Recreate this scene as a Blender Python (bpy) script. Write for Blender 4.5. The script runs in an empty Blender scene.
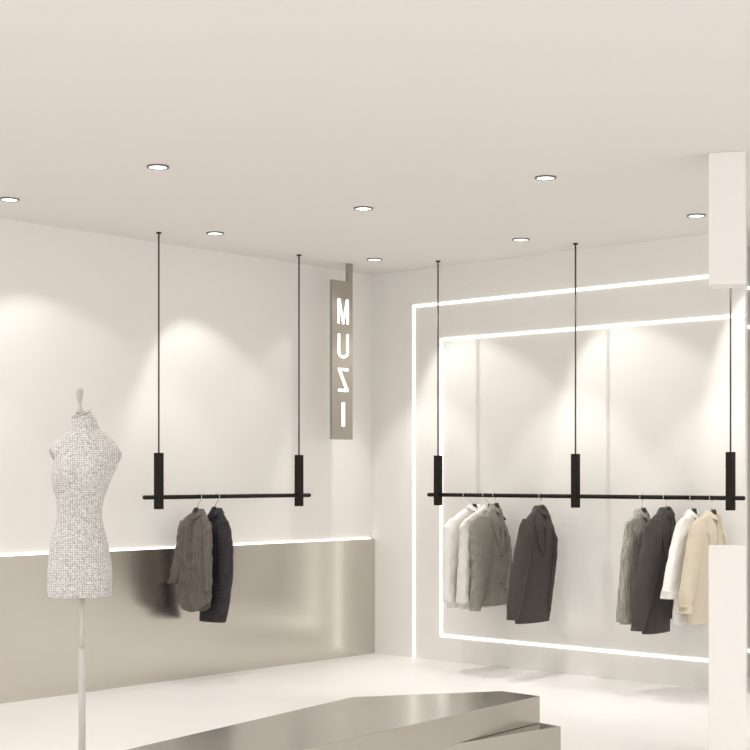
import bpy, bmesh, math, random
from mathutils import Vector, Matrix
random.seed(4)
S = bpy.context.scene
C = bpy.data.collections.new('shop'); S.collection.children.link(C)
PI = math.pi

# ------------------------------------------------------------------ camera, world, exposure
F, H, CZ = 1463.0, 1.35, 2.884          # focal length (px of 750), eye height, ceiling height
CX, CY = 7.475, -8.294
cam_d = bpy.data.cameras.new('camera'); cam = bpy.data.objects.new('camera', cam_d); C.objects.link(cam)
cam_d.sensor_width = 36; cam_d.lens = F/750*36; cam_d.shift_y = 101/750
cam_d.clip_start = .05; cam_d.clip_end = 100
cam.location = (CX, CY, H); cam.rotation_euler = (PI/2, 0, math.atan2(.668, .7442))
S.camera = cam
S.view_settings.view_transform = 'Standard'; S.view_settings.look = 'None'
S.view_settings.gamma = 1; S.view_settings.use_curve_mapping = False
S.view_settings.exposure = 0.02
W = bpy.data.worlds.new('daylight'); S.world = W; W.use_nodes = True
W.node_tree.nodes['Background'].inputs[0].default_value = (1.0, .99, .975, 1)
W.node_tree.nodes['Background'].inputs[1].default_value = 1.75
SPOT_W = 36; SPOT_ROOM_W = 42; WARM = (1.0, .98, .952)
LED_E = 2.4

# ------------------------------------------------------------------ geometry of the camera (for measuring the place)
def ray(px):
    t = (px-375)/F
    return .7443*t-.668, .668*t+.7442
def atz(px, py, z):
    d = F*(z-H)/(476-py); a, b = ray(px); return CX+a*d, CY+b*d
def on_x(px, x0):
    a, b = ray(px); d = (x0-CX)/a; return CY+b*d, d
def on_y(px, y0):
    a, b = ray(px); d = (y0-CY)/b; return CX+a*d, d
def at_d(px, d):
    a, b = ray(px); return CX+a*d, CY+b*d

# ------------------------------------------------------------------ materials
def mat(name, col, rough=.6, metal=0, spec=.5, emit=None, estr=0, bump=0, bscale=200, var=0, vscale=30, vcol=None, sheen=0, stretch=None):
    m = bpy.data.materials.new(name); m.use_nodes = True
    nt = m.node_tree; b = nt.nodes['Principled BSDF']
    b.inputs['Base Color'].default_value = (*col, 1); b.inputs['Roughness'].default_value = rough
    b.inputs['Metallic'].default_value = metal; b.inputs['Specular IOR Level'].default_value = spec
    if sheen: b.inputs['Sheen Weight'].default_value = sheen
    if emit: b.inputs['Emission Color'].default_value = (*emit, 1); b.inputs['Emission Strength'].default_value = estr
    tc = nt.nodes.new('ShaderNodeTexCoord'); mp = nt.nodes.new('ShaderNodeMapping')
    nt.links.new(tc.outputs['Object'], mp.inputs[0])
    if stretch: mp.inputs['Scale'].default_value = stretch
    if var:
        n = nt.nodes.new('ShaderNodeTexNoise'); n.inputs['Scale'].default_value = vscale; n.inputs['Detail'].default_value = 4
        r = nt.nodes.new('ShaderNodeValToRGB'); r.color_ramp.elements[0].position = .5-var/2; r.color_ramp.elements[1].position = .5+var/2
        r.color_ramp.elements[0].color = (*(vcol or [c*.9 for c in col]), 1); r.color_ramp.elements[1].color = (*col, 1)
        nt.links.new(mp.outputs[0], n.inputs[0]); nt.links.new(n.outputs[0], r.inputs[0]); nt.links.new(r.outputs[0], b.inputs['Base Color'])
    if bump:
        n = nt.nodes.new('ShaderNodeTexNoise'); n.inputs['Scale'].default_value = bscale
        bp = nt.nodes.new('ShaderNodeBump'); bp.inputs['Strength'].default_value = bump; bp.inputs['Distance'].default_value = .004
        nt.links.new(mp.outputs[0], n.inputs[0]); nt.links.new(n.outputs[0], bp.inputs['Height']); nt.links.new(bp.outputs[0], b.inputs['Normal'])
    return m

def fabric(name, col, col2, scale=160, kind='weave', rough=.9, contrast=.5):
    """woven cloth: two crossed thread waves and a fleck noise"""
    m = bpy.data.materials.new(name); m.use_nodes = True
    nt = m.node_tree; N = nt.nodes; L = nt.links; b = N['Principled BSDF']
    b.inputs['Roughness'].default_value = rough; b.inputs['Specular IOR Level'].default_value = .25
    b.inputs['Sheen Weight'].default_value = .08
    tc = N.new('ShaderNodeTexCoord')
    def wave(direction, sc, dist=1.5):
        w = N.new('ShaderNodeTexWave'); w.bands_direction = direction; w.inputs['Scale'].default_value = sc
        w.inputs['Distortion'].default_value = dist; w.inputs['Detail'].default_value = 1
        L.new(tc.outputs['Object'], w.inputs[0]); return w.outputs['Fac']
    n = N.new('ShaderNodeTexNoise'); n.inputs['Scale'].default_value = scale; n.inputs['Detail'].default_value = 3
    L.new(tc.outputs['Object'], n.inputs[0]); fac = n.outputs[0]
    def mix(a, c, f):
        x = N.new('ShaderNodeMix'); x.inputs[0].default_value = f; L.new(a, x.inputs[2]); L.new(c, x.inputs[3]); return x.outputs[0]
    if kind == 'weave': fac = mix(fac, mix(wave('X', scale*.25), wave('Z', scale*.25), .5), .24 if scale == 125 else .3)
    if kind == 'stripe':
        mp = N.new('ShaderNodeMapping'); mp.inputs['Scale'].default_value = (95, 95, 3); L.new(tc.outputs['Object'], mp.inputs[0])
        n2 = N.new('ShaderNodeTexNoise'); n2.inputs['Scale'].default_value = 1; n2.inputs['Detail'].default_value = 1
        L.new(mp.outputs[0], n2.inputs[0]); fac = mix(fac, n2.outputs[0], .6)
    if kind == 'diamond':
        w = N.new('ShaderNodeTexChecker'); w.inputs['Scale'].default_value = 55
        mp = N.new('ShaderNodeMapping'); mp.inputs['Rotation'].default_value = (0, PI/4, 0)
        L.new(tc.outputs['Object'], mp.inputs[0]); L.new(mp.outputs[0], w.inputs[0]); fac = mix(fac, w.outputs['Fac'], .3)
    r = N.new('ShaderNodeValToRGB'); r.color_ramp.elements[0].position = .5-contrast/2; r.color_ramp.elements[1].position = .5+contrast/2
    r.color_ramp.elements[0].color = (*col2, 1); r.color_ramp.elements[1].color = (*col, 1)
    L.new(fac, r.inputs[0]); L.new(r.outputs[0], b.inputs['Base Color'])
    bp = N.new('ShaderNodeBump'); bp.inputs['Strength'].default_value = .35; bp.inputs['Distance'].default_value = .002
    L.new(fac, bp.inputs['Height']); L.new(bp.outputs[0], b.inputs['Normal'])
    return m

M = {
 'wall': mat('plaster_wall', (.832, .811, .775), .42, spec=.35, bump=.02, bscale=60),
 'ceil': mat('painted_ceiling', (.80, .775, .75), .9, spec=.1, bump=.02, bscale=80),
 'floor': mat('polished_floor', (.845, .825, .80), .5, spec=.3, var=.9, vscale=.8, vcol=(.82, .80, .775)),
 'metal': mat('brushed_champagne_metal', (.64, .61, .56), .235, metal=1, bump=.015, bscale=90, stretch=(1, 1, .04)),
 'plinth': mat('brushed_plinth_metal', (.48, .455, .41), .22, metal=.9, bump=.04, bscale=90, stretch=(.05, 1, 1)),
 'sign': mat('sign_metal', (.36, .325, .28), .45, metal=.4),
 'black': mat('black_powder_coat', (.012, .010, .008), .6, spec=.2),
 'cable': mat('dark_steel_cable', (.07, .06, .05), .5, metal=.3),
 'chrome': mat('chrome_wire', (.75, .74, .72), .2, metal=1),
 'hanger': mat('black_plastic', (.02, .018, .017), .4),
 'led': mat('led_strip', (1, 1, 1), .5, emit=(1, .975, .93), estr=LED_E),
 'letter': mat('lit_letter', (1, 1, 1), .5, emit=(1, .98, .95), estr=1.1),
 'lens': mat('downlight_lens', (1, 1, 1), .5, emit=(1, .97, .92), estr=4),
 'ring': mat('grey_ring', (.20, .18, .16), .4, metal=.3),
 'column': mat('white_lacquer', (.86, .835, .80), .45, spec=.3),
 'pole': mat('pale_grey_pole', (.62, .59, .56), .35, spec=.5),
 'knob': mat('pale_grey_paint', (.50, .47, .435), .45),
 'tweed': fabric('woven_linen', (.90, .88, .86), (.30, .285, .27), 125, 'weave', contrast=.42),
 'charcoal': fabric('charcoal_wool', (.085, .072, .066), (.055, .047, .044), 220),
 'taupe': fabric('taupe_cotton', (.185, .162, .14), (.10, .087, .074), 180, 'stripe', contrast=.3),
 'quilt': fabric('dark_quilt', (.055, .047, .052), (.022, .019, .022), 150, 'diamond'),
 'white': fabric('white_cotton', (.93, .915, .89), (.85, .83, .80), 120),
 'offwhite': fabric('off_white_linen', (.86, .84, .79), (.68, .655, .60), 150),
 'heather': fabric('grey_heather', (.42, .405, .345), (.15, .14, .115), 190, 'weave', contrast=.35),
 'stripe': fabric('grey_striped', (.48, .46, .40), (.20, .19, .16), 150, 'stripe', contrast=.28),
 'beige': fabric('beige_wool', (.70, .62, .50), (.60, .53, .42), 160),
 'button': mat('dark_button', (.05, .045, .04), .4),
 'pale_button': mat('pale_button', (.62, .58, .50), .4),
}

# ------------------------------------------------------------------ helpers
def obj(name, bm, m, parent=None, smooth=False):
    bmesh.ops.recalc_face_normals(bm, faces=bm.faces)
    me = bpy.data.meshes.new(name); bm.to_mesh(me); bm.free()
    me.materials.append(M[m] if isinstance(m, str) else m)
    if smooth:
        for p in me.polygons: p.use_smooth = True
    o = bpy.data.objects.new(name, me); C.objects.link(o)
    if parent: o.parent = parent
    return o
def thing(name, label, cat, loc=(0, 0, 0), rotz=0, group=None):
    o = bpy.data.objects.new(name, None); C.objects.link(o); o.empty_display_size = .1
    o.location = loc; o.rotation_euler = (0, 0, rotz); o['label'] = label; o['category'] = cat
    if group: o['group'] = group
    return o
def struct(name, bm, m):
    o = obj(name, bm, m); o['kind'] = 'structure'; return o
def box(bm, x0, x1, y0, y1, z0, z1, bev=0):
    vs = [bm.verts.new((x, y, z)) for z in (z0, z1) for x, y in ((x0, y0), (x1, y0), (x1, y1), (x0, y1))]
    fs = [bm.faces.new([vs[i] for i in q]) for q in ((3, 2, 1, 0), (4, 5, 6, 7), (0, 1, 5, 4), (1, 2, 6, 5), (2, 3, 7, 6), (3, 0, 4, 7))]
    if bev:
        es = list({e for f in fs for e in f.edges}); bmesh.ops.bevel(bm, geom=es, offset=bev, segments=2, affect='EDGES', profile=.5)
    return bm
def bx(*a, bev=0): return box(bmesh.new(), *a, bev=bev)
def tube(bm, pts, rad, seg=12):
    pts = [Vector(p) for p in pts]; rads = rad if isinstance(rad, (list, tuple)) else [rad]*len(pts)
    t0 = (pts[1]-pts[0]).normalized(); up = Vector((0, 0, 1)) if abs(t0.z) < .9 else Vector((1, 0, 0))
    n = t0.cross(up).normalized(); rings = []
    for i, p in enumerate(pts):
        t = (pts[min(i+1, len(pts)-1)]-pts[max(i-1, 0)]).normalized()
        n = (n-t*n.dot(t)).normalized(); b = t.cross(n)
        rings.append([bm.verts.new(p+(n*math.cos(2*PI*k/seg)+b*math.sin(2*PI*k/seg))*rads[i]) for k in range(seg)])
    for a, b in zip(rings, rings[1:]):
        for k in range(seg): bm.faces.new((a[k], a[(k+1) % seg], b[(k+1) % seg], b[k]))
    bm.faces.new(rings[0][::-1]); bm.faces.new(rings[-1]); return bm
def tb(*a, **k): return tube(bmesh.new(), *a, **k)
def loft(rings, cap0=True, cap1=True):
    bm = bmesh.new(); R = [[bm.verts.new(p) for p in r] for r in rings]; n = len(R[0])
    for a, b in zip(R, R[1:]):
        for k in range(n): bm.faces.new((a[k], a[(k+1) % n], b[(k+1) % n], b[k]))
    if cap0: bm.faces.new(R[0])
    if cap1: bm.faces.new(R[-1])
    return bm
def prism(pts, z0, z1, bev=0):
    bm = bmesh.new(); a = [bm.verts.new((x, y, z0)) for x, y in pts]; b = [bm.verts.new((x, y, z1)) for x, y in pts]
    n = len(pts)
    for k in range(n): bm.faces.new((a[k], a[(k+1) % n], b[(k+1) % n], b[k]))
    bm.faces.new(a[::-1]); bm.faces.new(b)
    if bev: bmesh.ops.bevel(bm, geom=list(bm.edges), offset=bev, segments=2, affect='EDGES', profile=.5)
    return bm

# ------------------------------------------------------------------ room shell
WX = 3.117
struct('floor', bx(-.1, 9.5, -10.5, .8, -.1, 0), 'floor')
struct('ceiling', bx(-.1, 9.5, -10.5, .8, CZ, CZ+.1), 'ceil')
struct('wall_left', bx(-.1, 0, -10.5, .8, 0, CZ), 'wall')
struct('wall_right', bx(0, WX, 0, .03, 0, CZ), 'wall')          # the panel wall with the light frames
struct('wall_recess', bx(0, 9.5, .7, .8, 0, CZ), 'wall')        # set back beyond the end of the panel wall
# metal cladding on the lower left wall
o = struct('trim_1', bx(0, .03, -10.5, 0, 0, .872), 'metal')
# LED line on the ledge of the cladding
o = obj('led_strip', bx(0, .012, -10.45, -.03, .872, .878), 'led')
o['label'] = 'thin warm light line running along the top of the metal wall cladding'; o['category'] = 'light strip'

# ------------------------------------------------------------------ light frames on the panel wall and on the recessed wall
def strip(parent, x0, x1, z0, z1, y):
    obj('light_bar', bx(x0, x1, y-.006, y, z0, z1), 'led', parent)
w = .016
fr = thing('led_light_frame', 'large outer glowing white light frame running to the floor on the right wall', 'light frame', (0, 0, 0), 0, 'glowing light frames')
strip(fr, .42-w/2, .42+w/2, 0, 2.612+w/2, 0); strip(fr, .42+w/2, WX, 2.612-w/2, 2.612+w/2, 0)
fr = thing('led_light_frame', 'inner glowing white light frame behind the clothes on the right wall', 'light frame', (0, 0, 0), 0, 'glowing light frames')
strip(fr, .684-w/2, .684+w/2, .183-w/2, 2.348+w/2, 0); strip(fr, .684+w/2, WX, 2.348-w/2, 2.348+w/2, 0); strip(fr, .684+w/2, WX, .183-w/2, .183+w/2, 0)
fr = thing('led_light_frame', 'glowing light frame on the recessed wall at the far right edge', 'light frame', (0, 0, 0), 0, 'glowing light frames')
for z in (2.614, 2.352, .176): strip(fr, 2.2, 5.6, z-w/2, z+w/2, .7)

# ------------------------------------------------------------------ downlights
places = {(10, 199): 'round ceiling downlight nearest the left edge above the mannequin',
          (156, 166): 'round ceiling downlight nearest the viewer on the left half',
          (215, 233): 'small round ceiling downlight between the two cables of the left rail',
          (364, 208): 'round downlight in the middle of the ceiling',
          (376, 259): 'round downlight deepest in the ceiling, just before the corner beside the hanging sign',
          (545, 177): 'round ceiling downlight nearest the viewer on the right half',
          (522, 239): 'round ceiling downlight just left of the middle cable of the right rail',
          (697, 215): 'round ceiling downlight touching the hanging white column'}
grid = {(10, 199): (.56, -3.62), (156, 166): (1.835, -3.62), (215, 233): (.56, -2.10), (364, 208): (1.835, -2.11), (376, 259): (.565, -.60),
        (545, 177): (3.11, -2.12), (522, 239): (1.85, -.615), (697, 215): (3.135, -.63)}
aims = {(10, 199): [(-.05, -2.25, .7), (.45, -3.5, 0)], (215, 233): [(-.05, -1.40, .8), (.45, -2.1, 0)], (376, 259): [(1.35, 0, .8), (-.05, -1.0, .9), (.6, -.45, 0)],
        (522, 239): [(2.7, 0, .8), (1.9, -.45, 0)], (697, 215): [(3.9, 0.7, .8), (3.0, -.45, 0)]}
def annulus(r0, r1, z0, z1, n=40):
    bm = bmesh.new(); R = []
    for r, z in ((r0, z1), (r0, z0), (r1, z0), (r1, z1)):
        R.append([bm.verts.new((r*math.cos(2*PI*k/n), r*math.sin(2*PI*k/n), z)) for k in range(n)])
    for i in range(4):
        a, b = R[i], R[(i+1) % 4]
        for k in range(n): bm.faces.new((a[k], a[(k+1) % n], b[(k+1) % n], b[k]))
    return bm
# unseen lamps added on the same grid outside the frame for even light
for i, g in enumerate([(4.39, -.62), (4.39, -5.13), (.56, -5.13), (1.835, -5.13), (5.67, -2.11), (5.67, -3.62), (5.67, -5.13), (3.11, -6.64), (4.39, -6.64), (1.835, -6.64)]):
    grid[i] = g; places[i] = 'unseen round ceiling downlight added beyond the frame to light the shop evenly'
for key, lab in places.items():
    x, y = grid[key]
    d = thing('ceiling_downlight', lab, 'ceiling light', (x, y, CZ), 0, 'recessed ceiling downlights')
    obj('trim_ring', annulus(.045, .055, -.008, 0), 'ring', d, True)
    ln = tube(bmesh.new(), [(0, 0, -.005), (0, 0, -.001)], .045, 32); obj('lens', ln, 'lens', d)
    for a in aims.get(key, [(x, y, 0)]):
        l = bpy.data.lights.new('spot', 'SPOT'); lo = bpy.data.objects.new('spot_lamp', l); C.objects.link(lo)
        wall = key in aims
        down = a[2] == 0 and wall
        l.energy = (40 if y > -1 else 16) if down else ((SPOT_W if y > -1 else SPOT_W*.66) if wall else SPOT_ROOM_W)
        if a[2] == .9: l.energy = 8
        l.color = WARM; l.shadow_soft_size = .025
        l.spot_size = math.radians(64 if down else 68 if wall else 110); l.spot_blend = .4 if wall else .8
        lo.parent = d; lo.location = (0, 0, -.02)
        v = Vector(a)-Vector((x, y, CZ)); lo.rotation_euler = v.to_track_quat('-Z', 'Y').to_euler()

# ------------------------------------------------------------------ hanging sign
SX = .27
def sy(px): return on_x(px, SX)[0]
d_s = on_x(341, SX)[1]
def sz(py): return H+(476-py)*d_s/F
sg = thing('hanging_sign', 'narrow vertical taupe hanging sign with glowing letters M U Z I by the corner', 'sign', (SX, sy(341), CZ))
ox, oy, oz = SX, sy(341), CZ
def rel(px, py): return sy(px)-oy, sz(py)-oz
def sbox(px0, px1, py0, py1, t):
    a, b = rel(px0, py1); c, e = rel(px1, py0); return bx(-t, t, a, c, b, e)
obj('panel', sbox(331, 351.5, 281, 439.5, .012), 'sign', sg)
a, b = rel(346.8, 281); c, e = rel(351.5, 264)
obj('strap', bx(-.012, .012, a, c, b, 0), 'sign', sg)
def glyph(strokes, lab):
    bm = bmesh.new(); t = .014
    for q in strokes:                         # every stroke a quad of pixel corners
        P = [rel(*p) for p in q]
        A = [bm.verts.new((-t, y, z)) for y, z in P]; B = [bm.verts.new((t, y, z)) for y, z in P]; n = len(P)
        for k in range(n): bm.faces.new((A[k], A[(k+1) % n], B[(k+1) % n], B[k]))
        bm.faces.new(A[::-1]); bm.faces.new(B)
    g = obj('letter', bm, 'letter', sg); g['label'] = lab
R_ = lambda x0, x1, y0, y1: [(x0, y0), (x1, y0), (x1, y1), (x0, y1)]
glyph([R_(336.4, 338.3, 299.3, 324), R_(345.4, 347.4, 299.3, 324), [(337.2, 299.3), (339, 299.3), (342.8, 323.9), (341, 323.9)], [(344.8, 299.3), (346.6, 299.3), (342.8, 323.9), (341, 323.9)]], 'glowing letter M')
U = [R_(336.5, 338.7, 334, 353), R_(345.1, 347.3, 334, 353)]
for k in range(8):
    a0, a1 = PI*k/8, PI*(k+1)/8; c = (341.9, 352.8)
    U.append([(c[0]-5.4*math.cos(a0), c[1]+5.6*math.sin(a0)), (c[0]-5.4*math.cos(a1), c[1]+5.6*math.sin(a1)), (c[0]-3.2*math.cos(a1), c[1]+3*math.sin(a1)), (c[0]-3.2*math.cos(a0), c[1]+3*math.sin(a0))])
glyph(U, 'glowing letter U')
glyph([R_(336.8, 347, 368.2, 371), R_(336.8, 347, 389, 391.8), [(336.8, 370.5), (339.6, 370.5), (347, 389.3), (344, 389.3)]], 'glowing reversed letter Z')
glyph([R_(340.4, 343.6, 402.5, 426.5)], 'glowing letter I')

# ------------------------------------------------------------------ suspended rails
RZ = 1.216
def post_and_cable(rail, x, y):
    """post centred on the bar, cable up to the ceiling"""
    obj('post', bx(x-.0225, x+.0225, y-.0225, y+.0225, -.075, .28, bev=.002), 'black', rail)
    obj('cable', tb([(x, y, .28), (x, y, CZ-RZ)], .0055, seg=8), 'cable', rail, True)
    obj('ceiling_mount', tb([(x, y, CZ-RZ-.008), (x, y, CZ-RZ)], .017, seg=16), 'black', rail)
RXL = .31
rl = thing('suspended_clothes_rail', 'short black clothes rail hung on two cables by the metal clad wall', 'clothes rail', (RXL, 0, RZ), 0, 'suspended clothes rails')
y0, y1 = on_x(143.5, RXL)[0], on_x(310, RXL)[0]
obj('bar', tb([(0, y0, 0), (0, y0+.004, 0), (0, y1-.004, 0), (0, y1, 0)], [.011, .0135, .0135, .011], seg=20), 'black', rl, True)
for px in (158.8, 299): post_and_cable(rl, 0, on_x(px, RXL)[0])
RYR = -.234
rr = thing('suspended_clothes_rail', 'long black clothes rail hung on three cables before the light frames', 'clothes rail', (0, RYR, RZ), 0, 'suspended clothes rails')
x0, x1 = on_y(428, RYR)[0], on_y(744.5, RYR)[0]
obj('bar', tb([(x0, 0, 0), (x0+.004, 0, 0), (x1-.004, 0, 0), (x1, 0, 0)], [.011, .0135, .0135, .011], seg=20), 'black', rr, True)
for px in (438, 575.5, 730.5): post_and_cable(rr, on_y(px, RYR)[0], 0)

# ------------------------------------------------------------------ hangers and garments
def interp(tab, py):
    if py <= tab[0][0]: return tab[0][1:]
    for a, b in zip(tab, tab[1:]):
        if py <= b[0]:
            t = (py-a[0])/(b[0]-a[0]); t = t
            return [a[i]+(b[i]-a[i])*t for i in range(1, len(a))]
    return tab[-1][1:]
def se(c, e): return math.copysign(abs(c)**e, c)
class Hang:
    """a place on a rail: turns outlines measured in the photo into metres in the garment's own upright frame
    (x across the shoulders, -y the front, z up, origin on the rail)"""
    def __init__(s, rail, px):
        s.rail = rail
        if rail == 'R':
            x, d = on_y(px, RYR); s.loc = (x, RYR, RZ); s.rot = PI/2; t = (px-375)/F; k1, k2 = .668-.744*t, -.744-.668*t
        else:
            y, d = on_x(px, RXL); s.loc = (RXL, y, RZ); s.rot = 0; t = (px-375)/F; k1, k2 = .744+.668*t, .668-.744*t
        s.s = F/d; s.k1, s.k2 = k1*s.s, k2*s.s; s.px = px; s.py0 = 476+(H-RZ)*s.s
    def z(s, py): return (s.py0-py)/s.s
    def ring(s, l, r, b, ly):
        cx = ((l+r)/2-s.px-s.k2*ly)/s.k1; hw = (r-l)/2
        a = math.sqrt(max(hw*hw-(b*s.k2)**2, (hw*.35)**2))/s.k1
        return cx, a
def cloth(h, tab, thick, ly, seed, folds=1.0, n=64, step=2.0, hem=None, ex=.85):
    rnd = random.Random(seed); ph = [rnd.uniform(0, 6.28) for _ in range(6)]
    top, bot = tab[0][0], tab[-1][0]; m = max(8, int((bot-top)/step)); rings = []
    for i in range(m+1):
        t = i/m; py = top+(bot-top)*t; l, r = interp(tab, py)
        th = thick*min(1, .35+t*4)
        cx, a = h.ring(l, r, th, ly); z = h.z(py); ring = []
        for k in range(n):
            an = 2*PI*k/n; c, s_ = math.cos(an), math.sin(an)
            f = 1+folds*t*(.05*math.sin(5*an+ph[0]+1.2*t)+.035*math.sin(9*an+ph[1]-2*t)+.02*math.sin(14*an+ph[2]+3*t))
            wob = folds*(.0022*math.sin(23*t+3*c+ph[3])+.002*math.sin(37*t-4*c+ph[4]))
            x = cx+a*se(c, ex)*(1+(f-1)*.4); y = ly+th*se(s_, ex)*f+wob
            dz = 0
            if hem and t > .75: dz = hem*((t-.75)/.25)*(c*c)
            ring.append((x, y, z+dz))
        rings.append(ring)
    last = rings[-1]; cx = sum(p[0] for p in last)/n; cyy = sum(p[1] for p in last)/n     # turned-in hem
    rings.append([(cx+(p[0]-cx)*.93, cyy+(p[1]-cyy)*.85, p[2]+.001) for p in last])
    rings.append([(cx+(p[0]-cx)*.9, cyy+(p[1]-cyy)*.8, p[2]+.03) for p in last])
    return loft(rings)
def front(h, tab, thick, ly, px, py, off=.004, ex=.85):
    l, r = interp(tab, py); t = (py-tab[0][0])/(tab[-1][0]-tab[0][0]); th = thick*min(1, .35+t*4)
    cx, a = h.ring(l, r, th, ly); u = px                         # px here is -1..1 across the front
    s_ = max(0, 1-abs(u)**(2/ex))**(ex/2)
    return Vector((cx+a*u, ly-th*s_*1.04-off, h.z(py)))
def patch(h, tab, thick, ly, rows, off=.004, t=.003):
    """thin cloth piece lying on the front: rows of (py, u0, u1)"""
    bm = bmesh.new(); A, B = [], []; n = 5
    for py, u0, u1 in rows:
        A.append([bm.verts.new(front(h, tab, thick, ly, u0+(u1-u0)*k/n, py, off)) for k in range(n+1)])
        B.append([bm.verts.new(front(h, tab, thick, ly, u0+(u1-u0)*k/n, py, off-t)) for k in range(n+1)])
    m = len(rows)
    for i in range(m-1):
        for k in range(n):
            bm.faces.new((A[i][k], A[i][k+1], A[i+1][k+1], A[i+1][k])); bm.faces.new((B[i][k], B[i+1][k], B[i+1][k+1], B[i][k+1]))
    for i in range(m-1):
        for k in (0, n): bm.faces.new((A[i][k], A[i+1][k], B[i+1][k], B[i][k]))
    for k in range(n):
        for i in (0, m-1): bm.faces.new((A[i][k], A[i][k+1], B[i][k+1], B[i][k]))
    return bm
def hanger(h, label, cx_, top, group, spread=.095):
    """chrome hook over the bar and a dark shaped shoulder"""
    t = thing('clothes_hanger', label, 'hanger', h.loc, h.rot, group)
    neck = h.z(top)+.012; nx = (cx_-h.px)/h.k1*.9
    pts = []
    for k in range(11):
        an = -.5+(PI*1.15+.5-.25)*k/10; pts.append((-.0205*math.cos(an), 0, .0205*math.sin(an)))
    pts += [(.012, 0, -.024), (nx*.5+.003, 0, -.036), (nx, 0, -.050), (nx, 0, neck-.004)]
    obj('hook', tb(pts, .0022, seg=8), 'chrome', t, True)
    n = 16; rings = []
    for i in range(n+1):
        u = -1+2*i/n; x = nx+u*spread; z = neck-.020-.135*abs(u)**1.1*(spread/.15); hh = .010*(1-.3*abs(u)); ww = .008+.006*abs(u)
        yy = -.012*abs(u)**2
        rings.append([(x, yy+ww*math.cos(2*PI*k/12), z+(hh+.012*2*max(0, 1-abs(u)*5))*math.sin(2*PI*k/12)) for k in range(12)])
    obj('shoulder', loft(rings), 'hanger', t, True)
    rings = [[(nx+w_*c_, -.014+.011*s_, neck+z_) for c_, s_ in ((math.cos(2*PI*k/16), math.sin(2*PI*k/16)) for k in range(16))] for z_, w_ in ((-.055, .040), (-.03, .034), (-.008, .026), (.004, .019), (.010, .010))]
    obj('neck_block', loft(rings), 'hanger', t, True)
    return t
def garment(name, label, cat, group, h, m, body, near, far, top, thick=.05, seed=1, lapel=False, collar=True, placket=False,
            cuffs=False, hem=None, btn='button', nb=3, sl_y=-.022, folds=1., near_m=None, part_label=None, sl_thick=.042):
    t = thing(name, label, cat, h.loc, h.rot, group)
    obj('body', cloth(h, body, thick, 0, seed, folds, hem=hem), m, t, True)
    for tab, sd in ((near, 11), (far, 12)):
        if tab:
            s_ = obj('sleeve', cloth(h, tab, sl_thick, sl_y, seed*7+sd, folds*.8, n=36), m, t, True)
            if cuffs and tab is near:
                b = tab[-1]; c0 = b[0]-8; l, r = interp(tab, c0)
                obj('cuff', cloth(h, [(c0, l-.8, r+.8), (b[0]+.3, b[1]-.9, b[2]+.9)], sl_thick*1.12+.003, sl_y, 3, 0, n=36), m, s_, True)
    p0 = body[0]; l, r = p0[1], p0[2]
    if collar:                                   # stand-and-fall collar around the neck opening
        rings = []; cx, a = h.ring(l, r, thick*.35, 0); z0 = h.z(p0[0])
        n = 32
        prof = [(.012, -.022, 1.30), (.008, -.004, 1.12), (.004, .012, .98), (.0, .014, .88), (-.002, -.008, .84)]
        for dr, dz, sc in prof:
            ring = []
            for k in range(n):
                an = 2*PI*k/n; c, s_ = math.cos(an), math.sin(an)
                dip = -.028*max(0, -s_)**3
                ring.append((cx+(max(a, .035)*sc+dr)*c, (.030*sc+dr)*s_+.004, z0+dz+dip))
            rings.append(ring)
        obj('collar', loft(rings, False, False), m, t, True)
    B = body[-1][0]; T = body[0][0]; Ln = B-T
    if lapel:
        for sg_ in (-1, 1):
            rows = [(T+Ln*.03, sg_*.22, sg_*.75), (T+Ln*.12, sg_*.16, sg_*.62), (T+Ln*.19, sg_*.13, sg_*.55), (T+Ln*.20, sg_*.12, sg_*.50), (T+Ln*.32, sg_*.07, sg_*.36), (T+Ln*.44, sg_*.01, sg_*.05)]
            obj('lapel', patch(h, body, thick, 0, rows, .005, .004), m, t)
    if placket:
        rows = [(T+Ln*k/16+3, -.07, .07) for k in range(1, 16)]
        obj('placket', patch(h, body, thick, 0, rows, .004, .003), m, t)
    if nb:
        y0, y1 = (.5, .78) if lapel else (.14, .86)
        for k in range(nb):
            py = T+Ln*(y0+(y1-y0)*k/max(1, nb-1)); p = front(h, body, thick, 0, 0, py, .006)
            obj('button', tb([p+Vector((0, -.003, 0)), p+Vector((0, .002, 0))], .006 if lapel else .0045, seg=12), btn, t)
    return t

GR = 'clothes on the long right rail'; GL = 'clothes on the short left rail'
HR = 'hangers on the long right rail'; HL = 'hangers on the short left rail'
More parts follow.
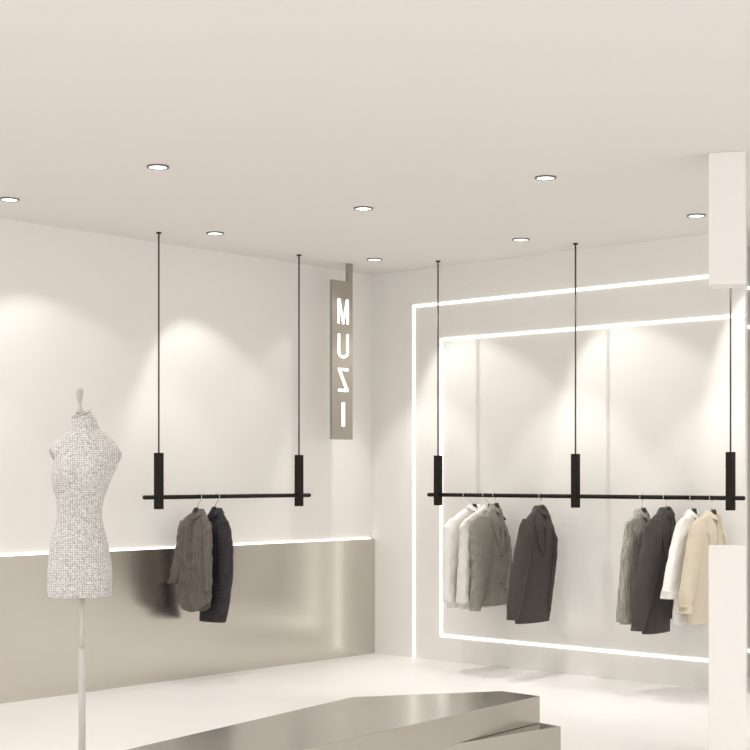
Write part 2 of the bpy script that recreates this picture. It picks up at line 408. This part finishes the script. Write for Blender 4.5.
# left rail
h = Hang('L', 199.5)
hanger(h, 'black hanger holding the taupe shirt on the left rail', 197.5, 511, HL)
garment('shirt', 'long taupe shirt with a curved hem on the left rail', 'shirt', GL, h, 'taupe',
    [(511, 194, 202), (514, 189, 205), (519, 184, 208), (526, 181, 210), (540, 180.5, 210), (560, 180, 210), (580, 179, 210.5), (600, 177.5, 211), (612, 178, 211)],
    [(521, 203, 210), (528, 202, 212), (545, 202.5, 212), (570, 202, 212), (591, 201, 211.5)],
    [(521, 180, 188), (528, 178, 188), (545, 176, 187), (560, 173, 185), (575, 170, 182), (585, 168, 179)], 511,
    thick=.04, seed=3, placket=True, hem=.07, nb=6, folds=1.5, sl_y=-.012, sl_thick=.034)
h = Hang('L', 217.5)
hanger(h, 'black hanger holding the dark quilted jacket on the left rail', 215.5, 510, HL)
garment('quilted_jacket', 'dark quilted jacket behind the taupe shirt on the left rail', 'jacket', GL, h, 'quilt',
    [(510, 212, 220), (513, 209, 223), (519, 206, 227), (528, 204, 229), (545, 204, 230), (565, 204, 230), (585, 203, 229), (605, 201, 227), (622, 199, 225)],
    [(520, 217, 228), (530, 218, 231), (550, 219, 233), (570, 219, 233), (590, 217, 231), (608, 214, 228.5), (621, 213, 226)],
    [(522, 205, 212), (540, 202, 211), (580, 202, 210), (612, 201, 209)], 510,
    thick=.045, seed=5, nb=4, folds=.8)
# right rail, first four
h = Hang('R', 465)
hanger(h, 'black hanger holding the leftmost white shirt on the right rail', 474, 507, HR)
garment('shirt', 'white shirt, first from the left on the right rail', 'shirt', GR, h, 'white',
    [(506.5, 470, 480), (509, 464, 483), (514, 457, 485), (520, 450, 486), (527, 447, 487), (545, 448, 488), (575, 449, 487), (606, 447, 484)],
    [(518, 450, 458), (526, 444, 458), (545, 443, 457), (575, 443, 456), (600, 443, 453)],
    [(522, 480, 487), (545, 479, 488), (598, 478, 486)], 506.5, thick=.04, seed=8, placket=True, nb=5, btn='pale_button', folds=1.3)
h = Hang('R', 484.5)
hanger(h, 'black hanger holding the off-white shirt on the right rail', 489, 507, HR)
garment('shirt', 'off-white shirt between the white shirt and the grey jacket on the right rail', 'shirt', GR, h, 'offwhite',
    [(506.5, 484, 494), (509, 479, 496), (514, 471, 498), (520, 465, 500), (528, 463, 500), (550, 463, 500), (575, 461, 499), (607, 460, 496)],
    [(518, 465, 473), (526, 460, 473), (545, 460, 472), (575, 458, 471), (601, 457, 468)],
    [(522, 492, 499), (545, 492, 500), (598, 489, 497)], 506.5, thick=.04, seed=9, placket=True, nb=5, btn='pale_button', folds=1.3)
h = Hang('R', 494.5)
hanger(h, 'black hanger holding the grey heather jacket on the right rail', 495, 506, HR)
garment('knit_jacket', 'grey heather jacket, third from the left on the right rail', 'jacket', GR, h, 'heather',
    [(506, 491.5, 498.5), (510, 488, 501), (516, 484, 503), (526, 482, 506), (545, 482, 509), (565, 482, 510), (585, 481, 509), (605, 480, 507)],
    [(515, 478, 489), (520, 472, 491), (527, 470, 492), (545, 471, 492), (565, 472, 490), (585, 471, 486), (608, 470, 481)],
    [(526, 500, 507), (545, 501, 511), (570, 502, 512), (590, 500, 508)], 506, thick=.045, seed=10, lapel=True, nb=2)
h = Hang('R', 540.5)
hanger(h, 'black hanger holding the lone charcoal jacket on the right rail', 540.5, 508, HR)
garment('suit_jacket', 'charcoal jacket hanging alone between the first and second posts', 'jacket', GR, h, 'charcoal',
    [(507.5, 536, 545), (511, 532, 547.5), (516, 528, 550), (524, 523, 552.5), (535, 521, 555), (547, 521, 555.5), (562, 520, 554), (580, 519, 553), (600, 517, 551), (621, 516, 549)],
    [(518, 523, 532), (525, 520, 533), (535, 518, 532), (550, 515, 531), (565, 512, 529), (580, 510, 526), (600, 508, 522), (616, 507.5, 518.5)],
    [(524, 545, 553), (540, 548, 557), (560, 547, 556), (590, 544, 552), (610, 542, 549)], 507.5, thick=.05, seed=12, lapel=True, nb=2, folds=.6)
# right rail, last four
h = Hang('R', 641.5)
hanger(h, 'black hanger holding the grey striped jacket on the right rail', 642, 511, HR)
garment('striped_jacket', 'grey striped jacket left of the charcoal jacket on the right rail', 'jacket', GR, h, 'stripe',
    [(511, 638, 646), (515, 634, 648), (521, 630, 650), (530, 627, 652), (550, 626, 653), (580, 624, 651), (605, 622, 648), (622, 621, 644)],
    [(517, 632, 641), (522, 626, 642), (530, 625, 642), (550, 622, 641), (580, 620, 638), (600, 618, 634), (619, 617, 630)],
    [(526, 645, 652), (560, 645, 653), (610, 640, 648)], 511, thick=.045, seed=14, lapel=True, nb=2, folds=.7)
h = Hang('R', 665)
hanger(h, 'black hanger holding the charcoal jacket second in the right group', 666.5, 510, HR)
garment('suit_jacket', 'charcoal jacket between the grey striped and white coats on the right rail', 'jacket', GR, h, 'charcoal',
    [(509.5, 661.5, 671), (513, 657, 673), (518, 652, 675), (526, 648, 676.5), (538, 646, 676), (555, 646, 675), (580, 645, 673), (605, 644, 671), (631, 642, 669)],
    [(518, 650, 660), (525, 646, 662), (535, 644, 662), (555, 640, 660), (580, 636, 656), (605, 633, 650), (626, 632, 643)],
    [(526, 669, 676), (550, 670, 677.5), (590, 667, 675), (618, 664, 671)], 509.5, thick=.05, seed=16, lapel=True, nb=2, folds=.6)
h = Hang('R', 691.5)
hanger(h, 'black hanger holding the white coat on the right rail', 692.5, 512, HR)
garment('coat', 'white coat with turned-back cuff, beside the beige coat on the right rail', 'coat', GR, h, 'white',
    [(512, 689, 697), (516, 685, 699), (521, 681, 701), (530, 678, 703), (550, 677, 703), (580, 675, 702), (605, 674, 699), (622, 673, 697)],
    [(517, 682, 691), (523, 677, 692), (532, 674, 691), (550, 670, 688), (570, 666, 684), (595, 662, 677)],
    [(526, 696, 703), (560, 696, 704), (605, 692, 700)], 512, thick=.045, seed=18, lapel=True, nb=2, cuffs=True, btn='pale_button', folds=.7)
h = Hang('R', 711)
hanger(h, 'black hanger holding the beige coat beside the last post on the right rail', 712, 513, HR)
garment('coat', 'beige coat with turned-back cuff, partly behind the white column', 'coat', GR, h, 'beige',
    [(512.5, 707, 717), (515, 702, 719), (519, 698, 721), (526, 694, 723), (540, 692, 725), (560, 691, 725), (590, 690, 723), (622, 688, 720)],
    [(517, 698, 707), (523, 692, 708), (532, 689, 707), (550, 686, 703), (570, 683, 699), (590, 680, 695), (609, 679, 691)],
    [(526, 717, 724), (550, 718, 726), (600, 713, 721)], 512.5, thick=.05, seed=20, lapel=True, nb=2, cuffs=True, btn='pale_button', folds=.6)

# ------------------------------------------------------------------ white column in two pieces
cx_, cy_ = at_d(727, 7.0); ang = math.atan2(.668, .7442)-math.atan((727-375)/F)
wc = 36.3/F*7.0/2
def zc(py): return H+(476-py)*6.92/F
t = bmesh.new(); box(t, -wc*.985, wc*.985, -.08, .08, 0, zc(546.5), bev=.003)
o = obj('square_column', t, 'column'); o.location = (cx_, cy_, 0); o.rotation_euler = (0, 0, ang)
o['label'] = 'square white column standing on the floor in front of the beige coat'; o['category'] = 'column'
t = bmesh.new(); zt = zc(284); box(t, -wc*.985, wc*.985, -.08, .08, zt-CZ, 0, bev=.003)
o = obj('hanging_column', t, 'column'); o.location = (cx_, cy_, CZ); o.rotation_euler = (0, 0, ang)
o['label'] = 'square white column coming down from the ceiling above the beige coat'; o['category'] = 'column'

# ------------------------------------------------------------------ metal display platforms
def platform(name, label, pts, z0, z1):
    cx0 = sum(p[0] for p in pts)/len(pts); cy0 = sum(p[1] for p in pts)/len(pts)
    o = obj(name, prism([(x-cx0, y-cy0) for x, y in pts], 0, z1-z0, bev=.003), 'plinth'); o.location = (cx0, cy0, z0)
    o['label'] = label; o['category'] = 'display platform'; o['group'] = 'metal display platforms'
platform('display_platform', 'upper angular champagne metal platform lying across the lower one', [atz(352, 697, .302), atz(502, 691, .302), atz(540, 696, .302), atz(211, 770, .302), atz(38, 770, .302)], .175, .302)
platform('display_platform', 'lower champagne metal platform resting on the floor under the other', [atz(561, 726.3, .174), atz(536, 722, .174), atz(440, 716, .174), atz(210, 765, .174), atz(300, 769, .174)], 0, .174)

# ------------------------------------------------------------------ mannequin
mx, my = at_d(82, 6.5); SM = F/6.5
mn = thing('dress_form', 'headless white woven dress form on a pole stand in front of the left wall', 'mannequin', (mx, my, 0), math.atan2(.668, .7442)-math.atan((82-375)/F))
def X(px): return (px-82)/SM
def Z(py): return H+(476-py)/SM
torso = [  # py, left, right, half depth, depth centre (towards the viewer is negative)
 (426, 71, 97, .056, .01), (430, 69, 101, .060, .01), (434, 65.5, 106.5, .066, .009), (438, 62, 111, .072, .008), (443, 58.5, 115, .079, .005), (448, 56.5, 117.5, .085, 0), (454, 55.5, 118.5, .092, -.004),
 (462, 54.5, 117.5, .100, -.01), (470, 52.5, 115, .106, -.014), (479, 52, 111, .108, -.014), (488, 53.5, 107.5, .103, -.01), (498, 56, 104, .095, -.004), (508, 57, 102, .089, 0),
 (517, 57.2, 101.7, .087, 0), (527, 55.5, 103.5, .090, 0), (538, 52.5, 106.5, .098, 0), (550, 50, 109, .105, 0), (563, 48.8, 111, .110, 0), (577, 48, 112, .112, 0),
 (590, 48.2, 111.5, .111, 0), (596, 49, 111, .110, 0)]
rings = []; n = 72
def ct(i, u, j):                                   # Catmull-Rom through the table
    g = lambda q: torso[max(0, min(len(torso)-1, q))][j]
    p0, p1, p2, p3 = g(i-1), g(i), g(i+1), g(i+2)
    return .5*(2*p1+(p2-p0)*u+(2*p0-5*p1+4*p2-p3)*u*u+(3*p1-p0-3*p2+p3)*u**3)
for i in range(len(torso)-1):
    for q in range(4):
        u = q/4; py, l, r, dp, dc = [ct(i, u, j) for j in range(5)]
        ring = []
        for k in range(n):
            an = 2*PI*k/n; c, s_ = math.cos(an), math.sin(an)
            x = X((l+r)/2)+(r-l)/2/SM*se(c, .93); y = dc+dp*se(s_, .93)
            for bx_, by_, amp in ((66, 474, .026), (91, 472, .026)):          # bust
                y -= amp*math.exp(-((x-X(bx_))/.050)**2-((Z(py)-Z(by_))/.055)**2)*max(0, -s_)
            y += .012*math.exp(-((x-X(79))/.03)**2-((Z(py)-Z(474))/.07)**2)*max(0, -s_)
            ring.append((x, y, Z(py)))
        rings.append(ring)
py, l, r, dp, dc = torso[-1]
rings.append([(X(80)+(p[0]-X(80)), p[1], Z(597)-.004*math.sin(2*PI*k/n)) for k, p in enumerate(rings[-1])])
rings.append([(X(80)+(p[0]-X(80))*.9, p[1]*.9, Z(596)) for p in rings[-1]])
rings.append([(X(80)+(p[0]-X(80))*.9, p[1]*.9, Z(590)) for p in rings[-2]])
obj('torso', loft(rings), 'tweed', mn, True)
def lathe_ring(c, ax, rx, ry, n=36):               # ring around a tilted axis
    ax = Vector(ax).normalized(); u = Vector((1, 0, 0)); u = (u-ax*u.dot(ax)).normalized(); v = ax.cross(u)
    return [tuple(Vector(c)+u*rx*math.cos(2*PI*k/n)+v*ry*math.sin(2*PI*k/n)) for k in range(n)]
tilt = (-.38, -.12, 1)
neck = [((X(86), .01, Z(440)), (-.1, 0, 1), .085, .062), ((X(85.5), .008, Z(433)), (-.14, -.04, 1), .068, .056), ((X(84.5), .004, Z(428)), (-.22, -.08, 1), .062, .055), ((X(83.3), 0, Z(422)), tilt, .057, .052), ((X(81.4), -.004, Z(415.7)), tilt, .046, .046), ((X(81.2), -.004, Z(415)), tilt, .042, .042)]
obj('neck', loft([lathe_ring(*a) for a in neck]), 'tweed', mn, True)
for ctr, ax, s0 in (((X(56.5), -.01, Z(453)), (-1, -.15, -.35), 1), ((X(114.5), .0, Z(456)), (1, -.25, -.25), -1)):
    A = Vector(ax).normalized(); c0 = Vector(ctr); rg = []
    for dd, r1 in ((-.05, .052), (-.03, .052), (-.01, .047), (.008, .040), (.018, .032), (.020, .027)):
        u = Vector((0, 1, 0)); u = (u-A*u.dot(A)).normalized(); v = A.cross(u)
        rg.append([tuple(c0+A*dd*.8+u*r1*.9*math.cos(2*PI*k/28)+v*r1*math.sin(2*PI*k/28)) for k in range(28)])
    so = obj('shoulder_cap', loft(rg), 'tweed', mn, True)
    rg = []
    for dd, r1 in ((.018, .026), (.0275, .026), (.029, .022)):
        rg.append([tuple(c0+A*dd*.8+u*r1*.9*math.cos(2*PI*k/28)+v*r1*math.sin(2*PI*k/28)) for k in range(28)])
    obj('arm_plate', loft(rg), 'knob', so)
cap = obj('neck_cap', loft([lathe_ring((X(81.2), -.004, Z(415)), tilt, .044, .044), lathe_ring((X(81), -.004, Z(413.6)), tilt, .046, .046), lathe_ring((X(80.9), -.004, Z(413)), tilt, .042, .042)]), 'knob', mn, True)
fin = [(413.5, .022, 80.6), (411, .016, 80.3), (408.5, .008, 80.2), (405, .006, 80), (401, .009, 79.8), (397, .0135, 79.7), (393, .016, 79.7), (390, .0145, 79.8), (388.5, .009, 79.9), (388, .003, 79.9)]
obj('finial', loft([lathe_ring((X(px), -.004, Z(py)), (0, 0, 1), r, r, 24) for py, r, px in fin]), 'knob', mn, True)
obj('pole', tb([(0, 0, .02), (0, 0, Z(650)), (0, 0, Z(648))], [.0155, .0155, .0125], seg=24), 'pole', mn, True)
obj('inner_pole', tb([(0, 0, Z(650)), (0, 0, Z(592))], .0105, seg=24), 'pole', mn, True)
obj('base', tb([(0, 0, 0), (0, 0, .008), (0, 0, .014), (0, 0, .022)], [.17, .17, .16, .03], seg=48), 'pole', mn)
